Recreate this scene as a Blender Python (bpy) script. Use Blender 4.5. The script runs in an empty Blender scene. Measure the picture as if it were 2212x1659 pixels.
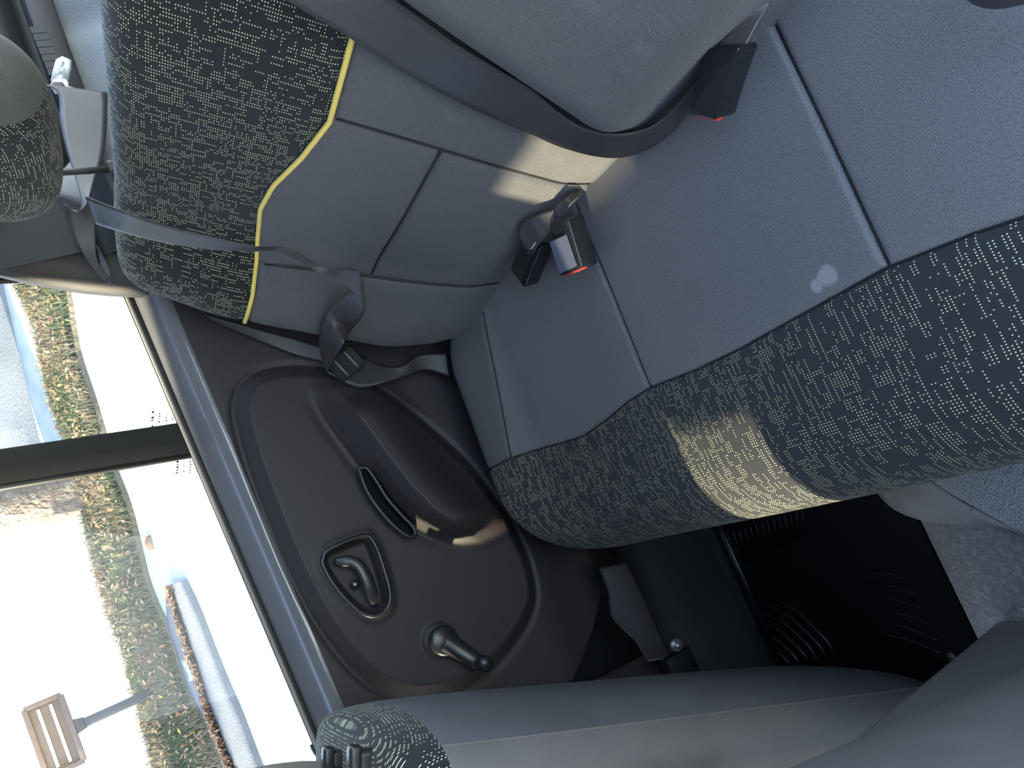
import bpy, bmesh, math, random
import numpy as np
from mathutils import Vector, Matrix
random.seed(7); rng = np.random.default_rng(7)
SC = bpy.context.scene; COL = SC.collection

# ------------------------------------------------------------------ camera
# car axes: +X = car right, +Y = car forward, +Z = up; the phone was held turned by a quarter turn
FPX = 1661.0; W, H = 2212, 1659
CAM = np.array([-.58, 0, .95])
dX = np.array([-776, 560, 1661.]); dX /= np.linalg.norm(dX)
dY = np.array([.42, 1, 0]); dY[2] = -(dX[0]*dY[0]+dX[1]*dY[1])/dX[2]; dY /= np.linalg.norm(dY)
dZ = np.cross(dX, dY)
RM = np.array([dX, dY, dZ])
cd = bpy.data.cameras.new('camera'); cam = bpy.data.objects.new('camera', cd); COL.objects.link(cam)
m = Matrix.Identity(4)
for i in range(3):
    m[i][0], m[i][1], m[i][2], m[i][3] = RM[i, 0], -RM[i, 1], -RM[i, 2], CAM[i]
cam.matrix_world = m
cd.sensor_fit = 'HORIZONTAL'; cd.sensor_width = 36; cd.lens = 36*FPX/W; cd.clip_start = .01; cd.clip_end = 300
SC.camera = cam

# ------------------------------------------------------------------ light
SUNDIR = np.array([-.033, .92, .37]); SUNDIR /= np.linalg.norm(SUNDIR)      # towards the sun
w = bpy.data.worlds.new('sky'); SC.world = w; w.use_nodes = True
nt = w.node_tree; bg = nt.nodes['Background']
sky = nt.nodes.new('ShaderNodeTexSky'); sky.sky_type = 'NISHITA'; sky.sun_disc = False
sky.sun_elevation = math.asin(SUNDIR[2]); sky.sun_rotation = math.atan2(SUNDIR[0], SUNDIR[1])
sky.air_density = 1.0; sky.dust_density = .4; sky.ozone_density = 1.5
hs = nt.nodes.new('ShaderNodeHueSaturation'); hs.inputs['Saturation'].default_value = .86
nt.links.new(sky.outputs[0], hs.inputs['Color']); nt.links.new(hs.outputs[0], bg.inputs[0]); bg.inputs[1].default_value = 2.3
sl = bpy.data.lights.new('sun', 'SUN'); sl.energy = 42; sl.angle = .026; sl.color = (1, .90, .64)
so = bpy.data.objects.new('sun', sl); COL.objects.link(so)
so.rotation_euler = Vector(-SUNDIR).to_track_quat('-Z', 'Y').to_euler()
SC.view_settings.view_transform = 'Standard'; SC.view_settings.look = 'None'
SC.view_settings.exposure = -0.40; SC.view_settings.gamma = 1; SC.view_settings.use_curve_mapping = False
SC.cycles.use_denoising = True
SC.cycles.max_bounces = 10; SC.cycles.diffuse_bounces = 6; SC.cycles.transparent_max_bounces = 16
SC.cycles.sample_clamp_indirect = 8

# ------------------------------------------------------------------ measuring helpers (pixel of the photograph -> point on a known surface)
def ray(x, y):
    d = np.array([x-1106, y-829.5, FPX]); d /= np.linalg.norm(d); return RM @ d
def ax(p, X): r = ray(*p); return CAM+r*((X-CAM[0])/r[0])
def ay(p, Y): r = ray(*p); return CAM+r*((Y-CAM[1])/r[1])
def az(p, Z): r = ray(*p); return CAM+r*((Z-CAM[2])/r[2])
TH = math.atan(.5); NB = np.array([0, math.cos(TH), math.sin(TH)]); SB = np.array([0, -math.sin(TH), math.cos(TH)])
B0 = np.array([0, -.30, .35])
def ab(p, off=0):
    r = ray(*p); P0 = B0+off*NB; return CAM+r*(np.dot(P0-CAM, NB)/np.dot(r, NB))
GS = .36
def gz(x): return -.35+GS*(x-1.6) if x > 1.6 else -.35
def ag(p):
    r = ray(*p); t = (-.35+GS*(CAM[0]-1.6)-CAM[2])/(r[2]-GS*r[0]); return CAM+t*r
def ad(p, t): return CAM+ray(*p)*t
def sm(t): t = np.clip(t, 0, 1); return t*t*(3-2*t)
def spline(pts, n):
    P = np.array(pts, float); k = len(P)
    if k == 2: return np.array([P[0]+(P[1]-P[0])*t for t in np.linspace(0, 1, n)])
    d = np.concatenate([[0], np.cumsum(np.linalg.norm(np.diff(P, axis=0), axis=1)+1e-9)])
    ts = np.linspace(0, d[-1], n); out = []
    T = np.zeros_like(P)
    T[1:-1] = (P[2:]-P[:-2])/(d[2:]-d[:-2])[:, None]; T[0] = (P[1]-P[0])/(d[1]-d[0]); T[-1] = (P[-1]-P[-2])/(d[-1]-d[-2])
    for t in ts:
        i = min(max(int(np.searchsorted(d, t, side='right')-1), 0), k-2); h = d[i+1]-d[i]; u = (t-d[i])/h
        out.append((2*u**3-3*u**2+1)*P[i]+(u**3-2*u**2+u)*h*T[i]+(-2*u**3+3*u**2)*P[i+1]+(u**3-u**2)*h*T[i+1])
    return np.array(out)

# ------------------------------------------------------------------ materials
MATS = {}
def N(nt, t, **kw):
    n = nt.nodes.new(t)
    for k, v in kw.items():
        if k.startswith('i_'): n.inputs[k[2:].replace('_', ' ')].default_value = v
        else: setattr(n, k, v)
    return n
def mat(name, col, rough=.6, metal=0, spec=.5, bump=None, mott=None, coat=0, sheen=0, emit=None):
    """bump = (scale, strength, distance), mott = (scale, colour, amount)"""
    m = bpy.data.materials.new(name); m.use_nodes = True; nt = m.node_tree; b = nt.nodes['Principled BSDF']
    b.inputs['Base Color'].default_value = (*col, 1); b.inputs['Roughness'].default_value = rough
    b.inputs['Metallic'].default_value = metal; b.inputs['Specular IOR Level'].default_value = spec
    b.inputs['Coat Weight'].default_value = coat; b.inputs['Sheen Weight'].default_value = sheen
    tc = N(nt, 'ShaderNodeTexCoord')
    if bump:
        nz = N(nt, 'ShaderNodeTexNoise', i_Scale=bump[0], i_Detail=3.0); bp = N(nt, 'ShaderNodeBump', i_Strength=bump[1], i_Distance=bump[2])
        nt.links.new(tc.outputs['Object'], nz.inputs['Vector']); nt.links.new(nz.outputs[0], bp.inputs['Height']); nt.links.new(bp.outputs[0], b.inputs['Normal'])
    if mott:
        nz = N(nt, 'ShaderNodeTexNoise', i_Scale=mott[0], i_Detail=5.0); cr = N(nt, 'ShaderNodeValToRGB')
        cr.color_ramp.elements[0].position = .45; cr.color_ramp.elements[1].position = .7
        mx = N(nt, 'ShaderNodeMix', data_type='RGBA'); mu = N(nt, 'ShaderNodeMath', operation='MULTIPLY'); mu.inputs[1].default_value = mott[2]
        nt.links.new(tc.outputs['Object'], nz.inputs['Vector']); nt.links.new(nz.outputs[0], cr.inputs[0]); nt.links.new(cr.outputs[0], mu.inputs[0])
        nt.links.new(mu.outputs[0], mx.inputs['Factor']); mx.inputs['A'].default_value = (*col, 1); mx.inputs['B'].default_value = (*mott[1], 1)
        nt.links.new(mx.outputs['Result'], b.inputs['Base Color'])
    MATS[name] = m; return m
mat('plastic', (.028, .0225, .0245), .54, spec=.34, bump=(1500, .10, .0008))
mat('plastic_sill_skylit', (.110, .110, .120), .30, spec=.7, coat=.8, bump=(700, .12, .0008))  # door plastic made lighter and glossier to imitate skylight on the sill
mat('plastic_dark', (0.0080, 0.0080, 0.0085), .62, spec=.3, bump=(900, .15, .001))
mat('plastic_smooth', (0.0175, 0.0180, 0.0200), .33, spec=.5)
mat('plastic_gloss', (.012, .013, .016), .12, spec=.5)
mat('seal', (0.0100, 0.0100, 0.0105), .6)
mat('felt_seal', (.22, .20, .18), .8)
mat('rubber', (0.0060, 0.0065, 0.0080), .32, spec=.45)
mat('chrome', (.85, .86, .88), .18, metal=1)
mat('overlit_metal', (.88, .89, .90), .45, metal=.4)  # chrome turned whitish; strong light on the tongue sits in the colour
mat('steel', (.55, .55, .56), .4, metal=1)
mat('bolt_steel', (.5, .5, .5), .35, metal=.8)
mat('red_plastic', (.45, .03, .035), .4)
mat('yellow_cord', (.82, .60, .10), .6, sheen=.2)
mat('pillar_trim', (.013, .012, .0135), .55, bump=(500, .25, .001))
mat('carpet_cargo', (0.2160, 0.2250, 0.2430), .95, sheen=.3, bump=(420, .9, .004))
mat('carpet_tunnel', (0.1600, 0.1600, 0.1600), .95, sheen=.3, bump=(260, 1, .005), mott=(140, (0.3520, 0.3440, 0.3360), .6))
mat('carpet_lit_top', (.42, .43, .45), .95, sheen=.3, bump=(300, 1, .004), mott=(620, (0.0400, 0.0400, 0.0440), .9))
mat('vinyl_grey', (.27, .268, .265), .42, mott=(16, (0.1080, 0.1035, 0.0990), .6))
mat('seatback_vinyl', (.112, .108, .110), .62, spec=.35, bump=(60, .12, .004), mott=(9, (0.1500, 0.1550, 0.1700), .6))
mat('seatback_cloth', (0.1495, 0.1365, 0.1300), .8, spec=.25, bump=(40, .15, .005), mott=(7, (0.1950, 0.1755, 0.1625), .7))
mat('roof_lining', (.35, .35, .36), .9)
mat('car_paint', (.30, .31, .33), .4)
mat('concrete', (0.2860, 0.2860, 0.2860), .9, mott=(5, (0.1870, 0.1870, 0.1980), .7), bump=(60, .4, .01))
mat('kerb', (0.1200, 0.1175, 0.1250), .9, mott=(6, (0.0900, 0.0900, 0.0950), .8), bump=(60, .4, .01))  # concrete darkened, so the kerb carries its shade in the colour
mat('asphalt', (0.1200, 0.1250, 0.1400), .92, mott=(1.3, (0.0800, 0.0850, 0.0950), .9), bump=(40, .5, .02))  # blue-grey base and mottling stand for dappled shade on the road
mat('road', (0.3920, 0.3850, 0.3780), .9, mott=(3, (0.3500, 0.3430, 0.3360), .5))
mat('soil', (0.1000, 0.0825, 0.0600), .95, mott=(9, (0.0700, 0.0650, 0.0400), .9), bump=(30, 1, .02))
mat('grass_green', (0.0650, 0.0800, 0.0375), .8)
mat('grass_dry', (0.1450, 0.1175, 0.0775), .85)
mat('leaf_dry', (0.1800, 0.0780, 0.0360), .8, mott=(12, (0.2520, 0.1440, 0.0720), .8))
mat('leaf_tan', (0.2700, 0.1740, 0.0960), .8, mott=(12, (0.1800, 0.0900, 0.0480), .8))
mat('leaf_yellow', (0.3720, 0.2520, 0.0360), .8)
mat('crown_green', (.06, .10, .03), .85)
mat('bark', (0.1100, 0.0825, 0.0660), .95, bump=(30, 1, .05), mott=(14, (0.1980, 0.1595, 0.1320), .8))
mat('post_metal', (0.0149, 0.0149, 0.0189), .6)
mat('brown_wood', (0.0780, 0.0390, 0.0292), .6, mott=(5, (0.1680, 0.1020, 0.0840), .7))
mat('white_gap_fill', (0.6400, 0.6400, 0.6240), .6)
mat('scrap', (0.2700, 0.3480, 0.3000), .7)
mat('ink', (.03, .03, .03), .8)

def cloth(name, col, rib, weave_dir=0, stain=0.0, blob=None):
    """plain woven upholstery; fine twill ribs from the metric UV, pale rubbed stains"""
    m = mat(name, col, .88, spec=.2, sheen=.12); nt = m.node_tree; b = nt.nodes['Principled BSDF']
    uv = N(nt, 'ShaderNodeUVMap'); tc = N(nt, 'ShaderNodeTexCoord')
    wv = N(nt, 'ShaderNodeTexWave', wave_type='BANDS', bands_direction='DIAGONAL', i_Scale=rib, i_Distortion=0.0)
    nz = N(nt, 'ShaderNodeTexNoise', i_Scale=700.0, i_Detail=2.0); ad_ = N(nt, 'ShaderNodeMath', operation='ADD')
    bp = N(nt, 'ShaderNodeBump', i_Strength=.35, i_Distance=.0012)
    L = nt.links.new
    L(uv.outputs[0], wv.inputs['Vector']); L(uv.outputs[0], nz.inputs['Vector']); L(wv.outputs['Fac'], ad_.inputs[0]); L(nz.outputs[0], ad_.inputs[1]); L(ad_.outputs[0], bp.inputs['Height']); L(bp.outputs[0], b.inputs['Normal'])
    n4 = N(nt, 'ShaderNodeTexNoise', i_Scale=650.0, i_Detail=3.0); L(uv.outputs[0], n4.inputs['Vector'])
    mr4 = N(nt, 'ShaderNodeMapRange'); mr4.inputs['From Min'].default_value = .3; mr4.inputs['From Max'].default_value = .7; mr4.inputs['To Min'].default_value = .72; mr4.inputs['To Max'].default_value = 1.28; L(n4.outputs[0], mr4.inputs['Value'])
    vm = N(nt, 'ShaderNodeVectorMath', operation='SCALE'); vm.inputs[0].default_value = col; L(mr4.outputs[0], vm.inputs['Scale']); L(vm.outputs[0], b.inputs['Base Color'])
    if stain:
        n2 = N(nt, 'ShaderNodeTexNoise', i_Scale=7.0, i_Detail=7.0, i_Roughness=.65); cr = N(nt, 'ShaderNodeValToRGB')
        cr.color_ramp.elements[0].position = .56; cr.color_ramp.elements[1].position = .78
        L(tc.outputs['Object'], n2.inputs['Vector']); L(n2.outputs[0], cr.inputs[0])
        mu = N(nt, 'ShaderNodeMath', operation='MULTIPLY'); mu.inputs[1].default_value = stain; L(cr.outputs[0], mu.inputs[0])
        fac = mu.outputs[0]
        for (c, r, amt) in (blob or []):
            vd = N(nt, 'ShaderNodeVectorMath', operation='DISTANCE'); vd.inputs[1].default_value = c
            n3 = N(nt, 'ShaderNodeTexNoise', i_Scale=60.0, i_Detail=3.0); L(tc.outputs['Object'], n3.inputs['Vector'])
            a1 = N(nt, 'ShaderNodeMath', operation='MULTIPLY_ADD'); a1.inputs[1].default_value = r*1.1; L(n3.outputs[0], a1.inputs[0]); 
            L(tc.outputs['Object'], vd.inputs[0]); L(vd.outputs['Value'], a1.inputs[2])
            mr = N(nt, 'ShaderNodeMapRange'); mr.inputs['From Min'].default_value = r*1.7; mr.inputs['From Max'].default_value = r*1.3; mr.inputs['To Max'].default_value = amt
            L(a1.outputs[0], mr.inputs['Value'])
            mx0 = N(nt, 'ShaderNodeMath', operation='MAXIMUM'); L(fac, mx0.inputs[0]); L(mr.outputs[0], mx0.inputs[1]); fac = mx0.outputs[0]
        mx = N(nt, 'ShaderNodeMix', data_type='RGBA'); L(vm.outputs[0], mx.inputs['A']); mx.inputs['B'].default_value = (.42, .42, .44, 1)
        L(fac, mx.inputs['Factor']); L(mx.outputs['Result'], b.inputs['Base Color'])
    return m
def dotted(name, base, dot, pitch, cross=.84):
    """black cloth woven with rows of small pale dots, in the metric UV"""
    m = mat(name, base, .85, spec=.2, sheen=.1); nt = m.node_tree; b = nt.nodes['Principled BSDF']; L = nt.links.new
    uv = N(nt, 'ShaderNodeUVMap'); sc = N(nt, 'ShaderNodeVectorMath', operation='MULTIPLY'); sc.inputs[1].default_value = (1/pitch[0], 1/pitch[1], 1)
    L(uv.outputs[0], sc.inputs[0])
    fl = N(nt, 'ShaderNodeVectorMath', operation='FLOOR'); fr = N(nt, 'ShaderNodeVectorMath', operation='FRACTION'); L(sc.outputs[0], fl.inputs[0]); L(sc.outputs[0], fr.inputs[0])
    ds = N(nt, 'ShaderNodeVectorMath', operation='DISTANCE'); ds.inputs[1].default_value = (.5, .5, 0); L(fr.outputs[0], ds.inputs[0])
    wn = N(nt, 'ShaderNodeTexWhiteNoise', noise_dimensions='2D'); L(fl.outputs[0], wn.inputs['Vector'])
    def runs(vec):
        dv = N(nt, 'ShaderNodeVectorMath', operation='DIVIDE'); dv.inputs[1].default_value = vec; L(fl.outputs[0], dv.inputs[0])
        f2 = N(nt, 'ShaderNodeVectorMath', operation='FLOOR'); L(dv.outputs[0], f2.inputs[0])
        w2 = N(nt, 'ShaderNodeTexWhiteNoise', noise_dimensions='2D'); L(f2.outputs[0], w2.inputs['Vector']); return w2.outputs['Value']
    r1 = runs((1, 5, 1)); r2 = runs((3, 1, 1))
    g1 = N(nt, 'ShaderNodeMath', operation='GREATER_THAN'); g1.inputs[1].default_value = .52; L(r1, g1.inputs[0])
    g2 = N(nt, 'ShaderNodeMath', operation='GREATER_THAN'); g2.inputs[1].default_value = cross; L(r2, g2.inputs[0])
    g3 = N(nt, 'ShaderNodeMath', operation='GREATER_THAN'); g3.inputs[1].default_value = .16; L(wn.outputs['Value'], g3.inputs[0])
    mxm = N(nt, 'ShaderNodeMath', operation='MAXIMUM'); L(g1.outputs[0], mxm.inputs[0]); L(g2.outputs[0], mxm.inputs[1])
    mm = N(nt, 'ShaderNodeMath', operation='MULTIPLY'); L(mxm.outputs[0], mm.inputs[0]); L(g3.outputs[0], mm.inputs[1])
    mr = N(nt, 'ShaderNodeMapRange'); mr.inputs['From Min'].default_value = .24; mr.inputs['From Max'].default_value = .15; L(ds.outputs['Value'], mr.inputs['Value'])
    fac = N(nt, 'ShaderNodeMath', operation='MULTIPLY'); L(mr.outputs[0], fac.inputs[0]); L(mm.outputs[0], fac.inputs[1])
    mx = N(nt, 'ShaderNodeMix', data_type='RGBA'); mx.inputs['A'].default_value = (*base, 1); mx.inputs['B'].default_value = (*dot, 1)
    L(fac.outputs[0], mx.inputs['Factor']); L(mx.outputs['Result'], b.inputs['Base Color'])
    bp = N(nt, 'ShaderNodeBump', i_Strength=.4, i_Distance=.001); nz = N(nt, 'ShaderNodeTexNoise', i_Scale=900.0); ad_ = N(nt, 'ShaderNodeMath', operation='ADD')
    L(uv.outputs[0], nz.inputs['Vector']); L(nz.outputs[0], ad_.inputs[0]); L(fac.outputs[0], ad_.inputs[1]); L(ad_.outputs[0], bp.inputs['Height']); L(bp.outputs[0], b.inputs['Normal'])
    return m
cloth('cloth_plain', (.102, .100, .104), 420, stain=.10)
cloth('cloth_seat_lit', (.165, .161, .166), 420, stain=.14, blob=[(tuple(az((1786, 596), .352)-np.array([0, -.3, .02])), .010, .6), (tuple(az((1764, 619), .352)-np.array([0, -.3, .02])), .006, .6)])  # plain cloth lightened; the stronger light on the cushion is in the colour
cloth('cloth_pad', (.088, .088, .088), 300, stain=.22)
dotted('cloth_dotted', (.014, .0145, .016), (.92, .90, .50), (.0047, .0025))
dotted('cloth_dotted_seat', (.034, .035, .040), (.95, .93, .52), (.0036, .0025), .93)
dotted('cloth_dotted_small', (.020, .020, .022), (.85, .85, .62), (.0030, .0030))
def webbing(name, col):
    m = mat(name, col, .42, spec=.5); nt = m.node_tree; b = nt.nodes['Principled BSDF']; L = nt.links.new
    uv = N(nt, 'ShaderNodeUVMap'); wv = N(nt, 'ShaderNodeTexWave', wave_type='BANDS', bands_direction='X', i_Scale=230.0, i_Distortion=.2)
    bp = N(nt, 'ShaderNodeBump', i_Strength=.16, i_Distance=.0012); L(uv.outputs[0], wv.inputs['Vector']); L(wv.outputs['Fac'], bp.inputs['Height']); L(bp.outputs[0], b.inputs['Normal'])
    return m
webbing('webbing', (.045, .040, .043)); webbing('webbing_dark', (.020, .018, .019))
def glass(name, tint):
    m = bpy.data.materials.new(name); m.use_nodes = True; nt = m.node_tree; nt.nodes.remove(nt.nodes['Principled BSDF']); L = nt.links.new
    o = nt.nodes['Material Output']; t = N(nt, 'ShaderNodeBsdfTransparent'); t.inputs[0].default_value = (*tint, 1); g = N(nt, 'ShaderNodeBsdfGlossy'); g.inputs['Roughness'].default_value = .02
    f = N(nt, 'ShaderNodeFresnel'); f.inputs[0].default_value = 1.45; mx = N(nt, 'ShaderNodeMixShader'); L(f.outputs[0], mx.inputs[0]); L(t.outputs[0], mx.inputs[1]); L(g.outputs[0], mx.inputs[2]); L(mx.outputs[0], o.inputs[0])
    MATS[name] = m
glass('pane_glass', (.93, .95, .94)); glass('sun_cut_glass', (.64, .64, .62))

# ------------------------------------------------------------------ mesh helpers
def tag(o, label, cat=None, group=None, kind=None):
    if label: o['label'] = label
    if cat: o['category'] = cat
    if group: o['group'] = group
    if kind: o['kind'] = kind
    return o
def empty(name, loc, label=None, cat=None, group=None, kind=None):
    o = bpy.data.objects.new(name, None); COL.objects.link(o); o.location = loc; o.empty_display_size = .05
    tag(o, label, cat, group, kind); return o
def link(name, me, mt, parent=None, smooth=True):
    o = bpy.data.objects.new(name, me); COL.objects.link(o)
    if mt: me.materials.append(MATS[mt])
    if smooth:
        for p in me.polygons: p.use_smooth = True
    if parent is not None:
        o.parent = parent
        T = Vector(parent.location) if parent.parent is None else Vector(parent.location)+Vector(parent.parent.location)
        me.transform(Matrix.Translation(-T))
    return o
def pyd(name, V, F, mt, parent=None, smooth=False, uv=None):
    me = bpy.data.meshes.new(name); me.from_pydata([tuple(map(float, v)) for v in V], [], F); me.update()
    if uv is not None:
        l = me.uv_layers.new(name='UVMap'); UV = np.asarray(uv, float)
        idx = np.zeros(len(me.loops), int); me.loops.foreach_get('vertex_index', idx)
        l.data.foreach_set('uv', UV[idx].ravel())
    return link(name, me, mt, parent, smooth)
def grid(name, P, mt, parent=None, uv=None, flip=False, thick=0):
    nv, nu = P.shape[:2]; V = P.reshape(-1, 3)
    F = []
    for j in range(nv-1):
        for i in range(nu-1):
            a = j*nu+i; f = (a, a+1, a+nu+1, a+nu); F.append(f[::-1] if flip else f)
    if uv is None:
        du = np.concatenate([np.zeros((nv, 1)), np.cumsum(np.linalg.norm(np.diff(P, axis=1), axis=2), axis=1)], 1)
        dv = np.concatenate([np.zeros((1, nu)), np.cumsum(np.linalg.norm(np.diff(P, axis=0), axis=2), axis=0)], 0)
        uv = np.stack([du, dv], -1)
    o = pyd(name, V, F, mt, parent, True, uv.reshape(-1, 2))
    if thick:
        md = o.modifiers.new('thickness', 'SOLIDIFY'); md.thickness = thick; md.offset = 0
    return o
def tube(name, pts, r, mt, parent=None, n=10, closed=False, ns=None, flat=None, up=None):
    """sweep a round (or flat=(rx,ry) elliptic) section along points; r may be a list"""
    P = spline(pts, ns) if ns else np.array(pts, float)
    k = len(P); R_ = np.interp(np.linspace(0, 1, k), np.linspace(0, 1, len(r)), r) if hasattr(r, '__len__') else np.full(k, r)
    T = np.gradient(P, axis=0) if not closed else (np.roll(P, -1, 0)-np.roll(P, 1, 0))
    T /= np.linalg.norm(T, axis=1)[:, None]+1e-12
    u = np.array(up if up is not None else ([0, 0, 1] if abs(T[0][2]) < .9 else [1, 0, 0]), float); V = []
    for i in range(k):
        a = u-np.dot(u, T[i])*T[i]; a /= np.linalg.norm(a)+1e-12; b = np.cross(T[i], a); u = a if up is None else u
        fx, fy = flat if flat else (1, 1)
        for q in range(n):
            t = 2*math.pi*q/n; V.append(P[i]+R_[i]*(fx*math.cos(t)*a+fy*math.sin(t)*b))
    F = []
    for i in range(k if closed else k-1):
        j = (i+1) % k
        for q in range(n): F.append((i*n+q, i*n+(q+1) % n, j*n+(q+1) % n, j*n+q))
    if not closed: F.append(tuple(range(n))[::-1]); F.append(tuple((k-1)*n+q for q in range(n)))
    return pyd(name, V, F, mt, parent, True)
def frame(zd, xd):
    z = np.array(zd, float); z /= np.linalg.norm(z); x = np.array(xd, float); x -= np.dot(x, z)*z; x /= np.linalg.norm(x); return np.array([x, np.cross(z, x), z])
def solid(name, poly, depth, org, fr, mt, parent=None, bev=0, seg=3, top_scale=1.0, smooth=True):
    """polygon (in fr x,y) extruded along fr z from 0 to depth, bevelled"""
    bm = bmesh.new(); n = len(poly); fr = np.array(fr)
    c = np.mean(np.array(poly, float), 0)
    lo = [bm.verts.new(tuple(org+fr[0]*p[0]+fr[1]*p[1])) for p in poly]
    hi = [bm.verts.new(tuple(org+fr[0]*(c[0]+(p[0]-c[0])*top_scale)+fr[1]*(c[1]+(p[1]-c[1])*top_scale)+fr[2]*depth)) for p in poly]
    bm.faces.new(lo[::-1]); bm.faces.new(hi)
    for i in range(n): bm.faces.new((lo[i], lo[(i+1) % n], hi[(i+1) % n], hi[i]))
    bmesh.ops.recalc_face_normals(bm, faces=bm.faces)
    if bev: bmesh.ops.bevel(bm, geom=list(bm.edges), offset=bev, segments=seg, affect='EDGES', profile=.5, clamp_overlap=True)
    me = bpy.data.meshes.new(name); bm.to_mesh(me); bm.free()
    o = link(name, me, mt, parent, smooth)
    if smooth: me.set_sharp_from_angle(angle=math.radians(40))
    return o
def box(name, lo, hi, mt, parent=None, bev=.004, seg=2):
    lo = np.array(lo, float); hi = np.array(hi, float); d = hi-lo
    return solid(name, [(0, 0), (d[0], 0), (d[0], d[1]), (0, d[1])], d[2], lo, np.eye(3), mt, parent, bev, seg)
def rrect(w_, h_, r, n=5):
    out = []
    for cx, cy, a0 in ((w_/2-r, h_/2-r, 0), (-w_/2+r, h_/2-r, 90), (-w_/2+r, -h_/2+r, 180), (w_/2-r, -h_/2+r, 270)):
        for i in range(n+1):
            a = math.radians(a0+90*i/n); out.append((cx+r*math.cos(a), cy+r*math.sin(a)))
    return out
def sdf(Y, Z, poly):
    """signed distance, positive inside a polygon"""
    P = np.array(poly, float); best = np.full(Y.shape, 1e9); ins = np.zeros(Y.shape, bool); n = len(P)
    for i in range(n):
        a, b = P[i], P[(i+1) % n]; e = b-a
        t = np.clip(((Y-a[0])*e[0]+(Z-a[1])*e[1])/(e@e+1e-12), 0, 1)
        best = np.minimum(best, np.hypot(Y-a[0]-t*e[0], Z-a[1]-t*e[1]))
        c = ((a[1] > Z) != (b[1] > Z)) & (Y < (b[0]-a[0])*(Z-a[1])/(b[1]-a[1]+1e-12)+a[0]); ins ^= c
    return np.where(ins, best, -best)
def ribbon(name, A, B, mt, parent=None, n=60, sag=None, thick=.0016):
    """webbing between two edge polylines"""
    a = spline(A, n); b = spline(B, n); nu = 9
    t = np.linspace(0, 1, nu)[None, :, None]; P = a[:, None]*(1-t)+b[:, None]*t
    d = np.concatenate([[0], np.cumsum(np.linalg.norm(np.diff((a+b)/2, axis=0), axis=1))])
    uv = np.stack([np.repeat(d[:, None], nu, 1), np.repeat(np.linspace(0, .047, nu)[None], n, 0)], -1)
    return grid(name, P, mt, parent, uv, thick=thick)

# ------------------------------------------------------------------ car shell
BODY_C = (0, 0, 0)
fl = empty('floor', (0, 0, 0), 'dark car floor pan with carpeted centre tunnel', kind='structure')
def sheet(name, prof, y0, y1, mt, parent, ny=24, wob=None):
    """(x,z) profile swept along Y"""
    P = np.array([[(x, y, z) for (x, z) in prof] for y in np.linspace(y0, y1, ny)], float)
    return grid(name, P, mt, parent)
# footwell pan: tunnel side - flat - outer rise to the sill
sheet('floor_pan', [(.10, .11), (.13, .02), (.16, 0), (.56, 0), (.60, .03), (.64, .12), (.66, .15)], -.25, 1.3, 'plastic_dark', fl)
sheet('floor_pan', [(-.66, .15), (-.64, .12), (-.60, .03), (-.56, 0), (-.30, 0), (-.16, .02), (-.13, .11)], -.25, 1.3, 'plastic_dark', fl)
tun = [(-.14, .03), (-.125, .10), (-.09, .145), (-.04, .158), (.03, .155), (.075, .135), (.11, .08), (.135, .03), (.165, .008)]
sheet('tunnel_carpet', [tuple(p) for p in spline(tun, 26)], .02, 1.3, 'carpet_tunnel', fl, 40)
box('rear_floor', (-.68, -.75, -.05), (.68, -.2, .12), 'plastic_dark', fl)
box('underbody', (-.74, -1.5, -.14), (.74, 1.7, -.06), 'plastic_dark', fl)

roof = empty('ceiling', (0, 0, 1.28), 'pale headlining under the car roof', kind='structure')
sec = [(-.66, 1.20), (-.58, 1.26), (-.3, 1.30), (0, 1.31), (.3, 1.30), (.58, 1.26), (.66, 1.20)]
sheet('headlining', [tuple(p) for p in spline([(x, 0, z) for x, z in sec], 21)[:, [0, 2]]], -1.0, .80, 'roof_lining', roof)
box('sun_block_header', (-.62, .77, 1.20), (.62, .86, 1.335), 'roof_lining', roof, .02)  # unseen header, added to close the sun gap above the visors
sheet('roof_skin', [tuple(p) for p in spline([(x*1.04, 0, z+.03) for x, z in sec], 21)[:, [0, 2]]], -1.0, .80, 'car_paint', roof)
wl = empty('wall_left', (-.72, 0, 0), 'left body side around the open rear doorway', kind='structure')
box('sill', (-.76, -.45, -.10), (-.66, 1.6, .16), 'plastic_dark', wl, .02)
tube('centre_pillar', [(-.72, .50, .1), (-.71, .49, .7), (-.66, .45, 1.0), (-.60, .42, 1.26)], .05, 'plastic', wl, ns=16)
box('quarter_panel', (-.78, -1.5, -.10), (-.70, -.46, .80), 'car_paint', wl, .02)
tube('rear_pillar', [(-.73, -.55, .78), (-.62, -.75, 1.24)], .06, 'plastic', wl)
tube('roof_rail', [(-.60, 1.3, .95), (-.63, .8, 1.22), (-.635, 0, 1.235), (-.62, -.8, 1.23), (-.6, -1.25, 1.15)], .035, 'plastic', wl, ns=24)
box('front_door', (-.80, .50, 0), (-.72, 1.5, .80), 'plastic', wl, .02)
wf = empty('wall_front', (0, 1.3, 0), 'dashboard and bulkhead in front of the front seats', kind='structure')
box('dashboard', (-.7, 1.15, 0), (.7, 1.6, .63), 'plastic_dark', wf, .05, 4)
ws = empty('window_1', (0, 1.2, .9), 'unseen windscreen, its tint added to weaken the sun', kind='structure')
o = grid('windscreen_glass', np.array([[(x, .80+.72*t, 1.27-.58*t) for x in (-.74, 0, .74)] for t in (0, .5, 1)]), 'sun_cut_glass', ws, thick=.005)  # pane is unseen; tint put in to dim sun entering the cabin
for p in o.data.polygons: p.use_smooth = False
wb = empty('wall_back', (0, -1.5, 0), 'tailgate behind the load bay', kind='structure')
box('tailgate', (-.72, -1.56, -.1), (.72, -1.48, .62), 'plastic', wb, .02)
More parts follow.
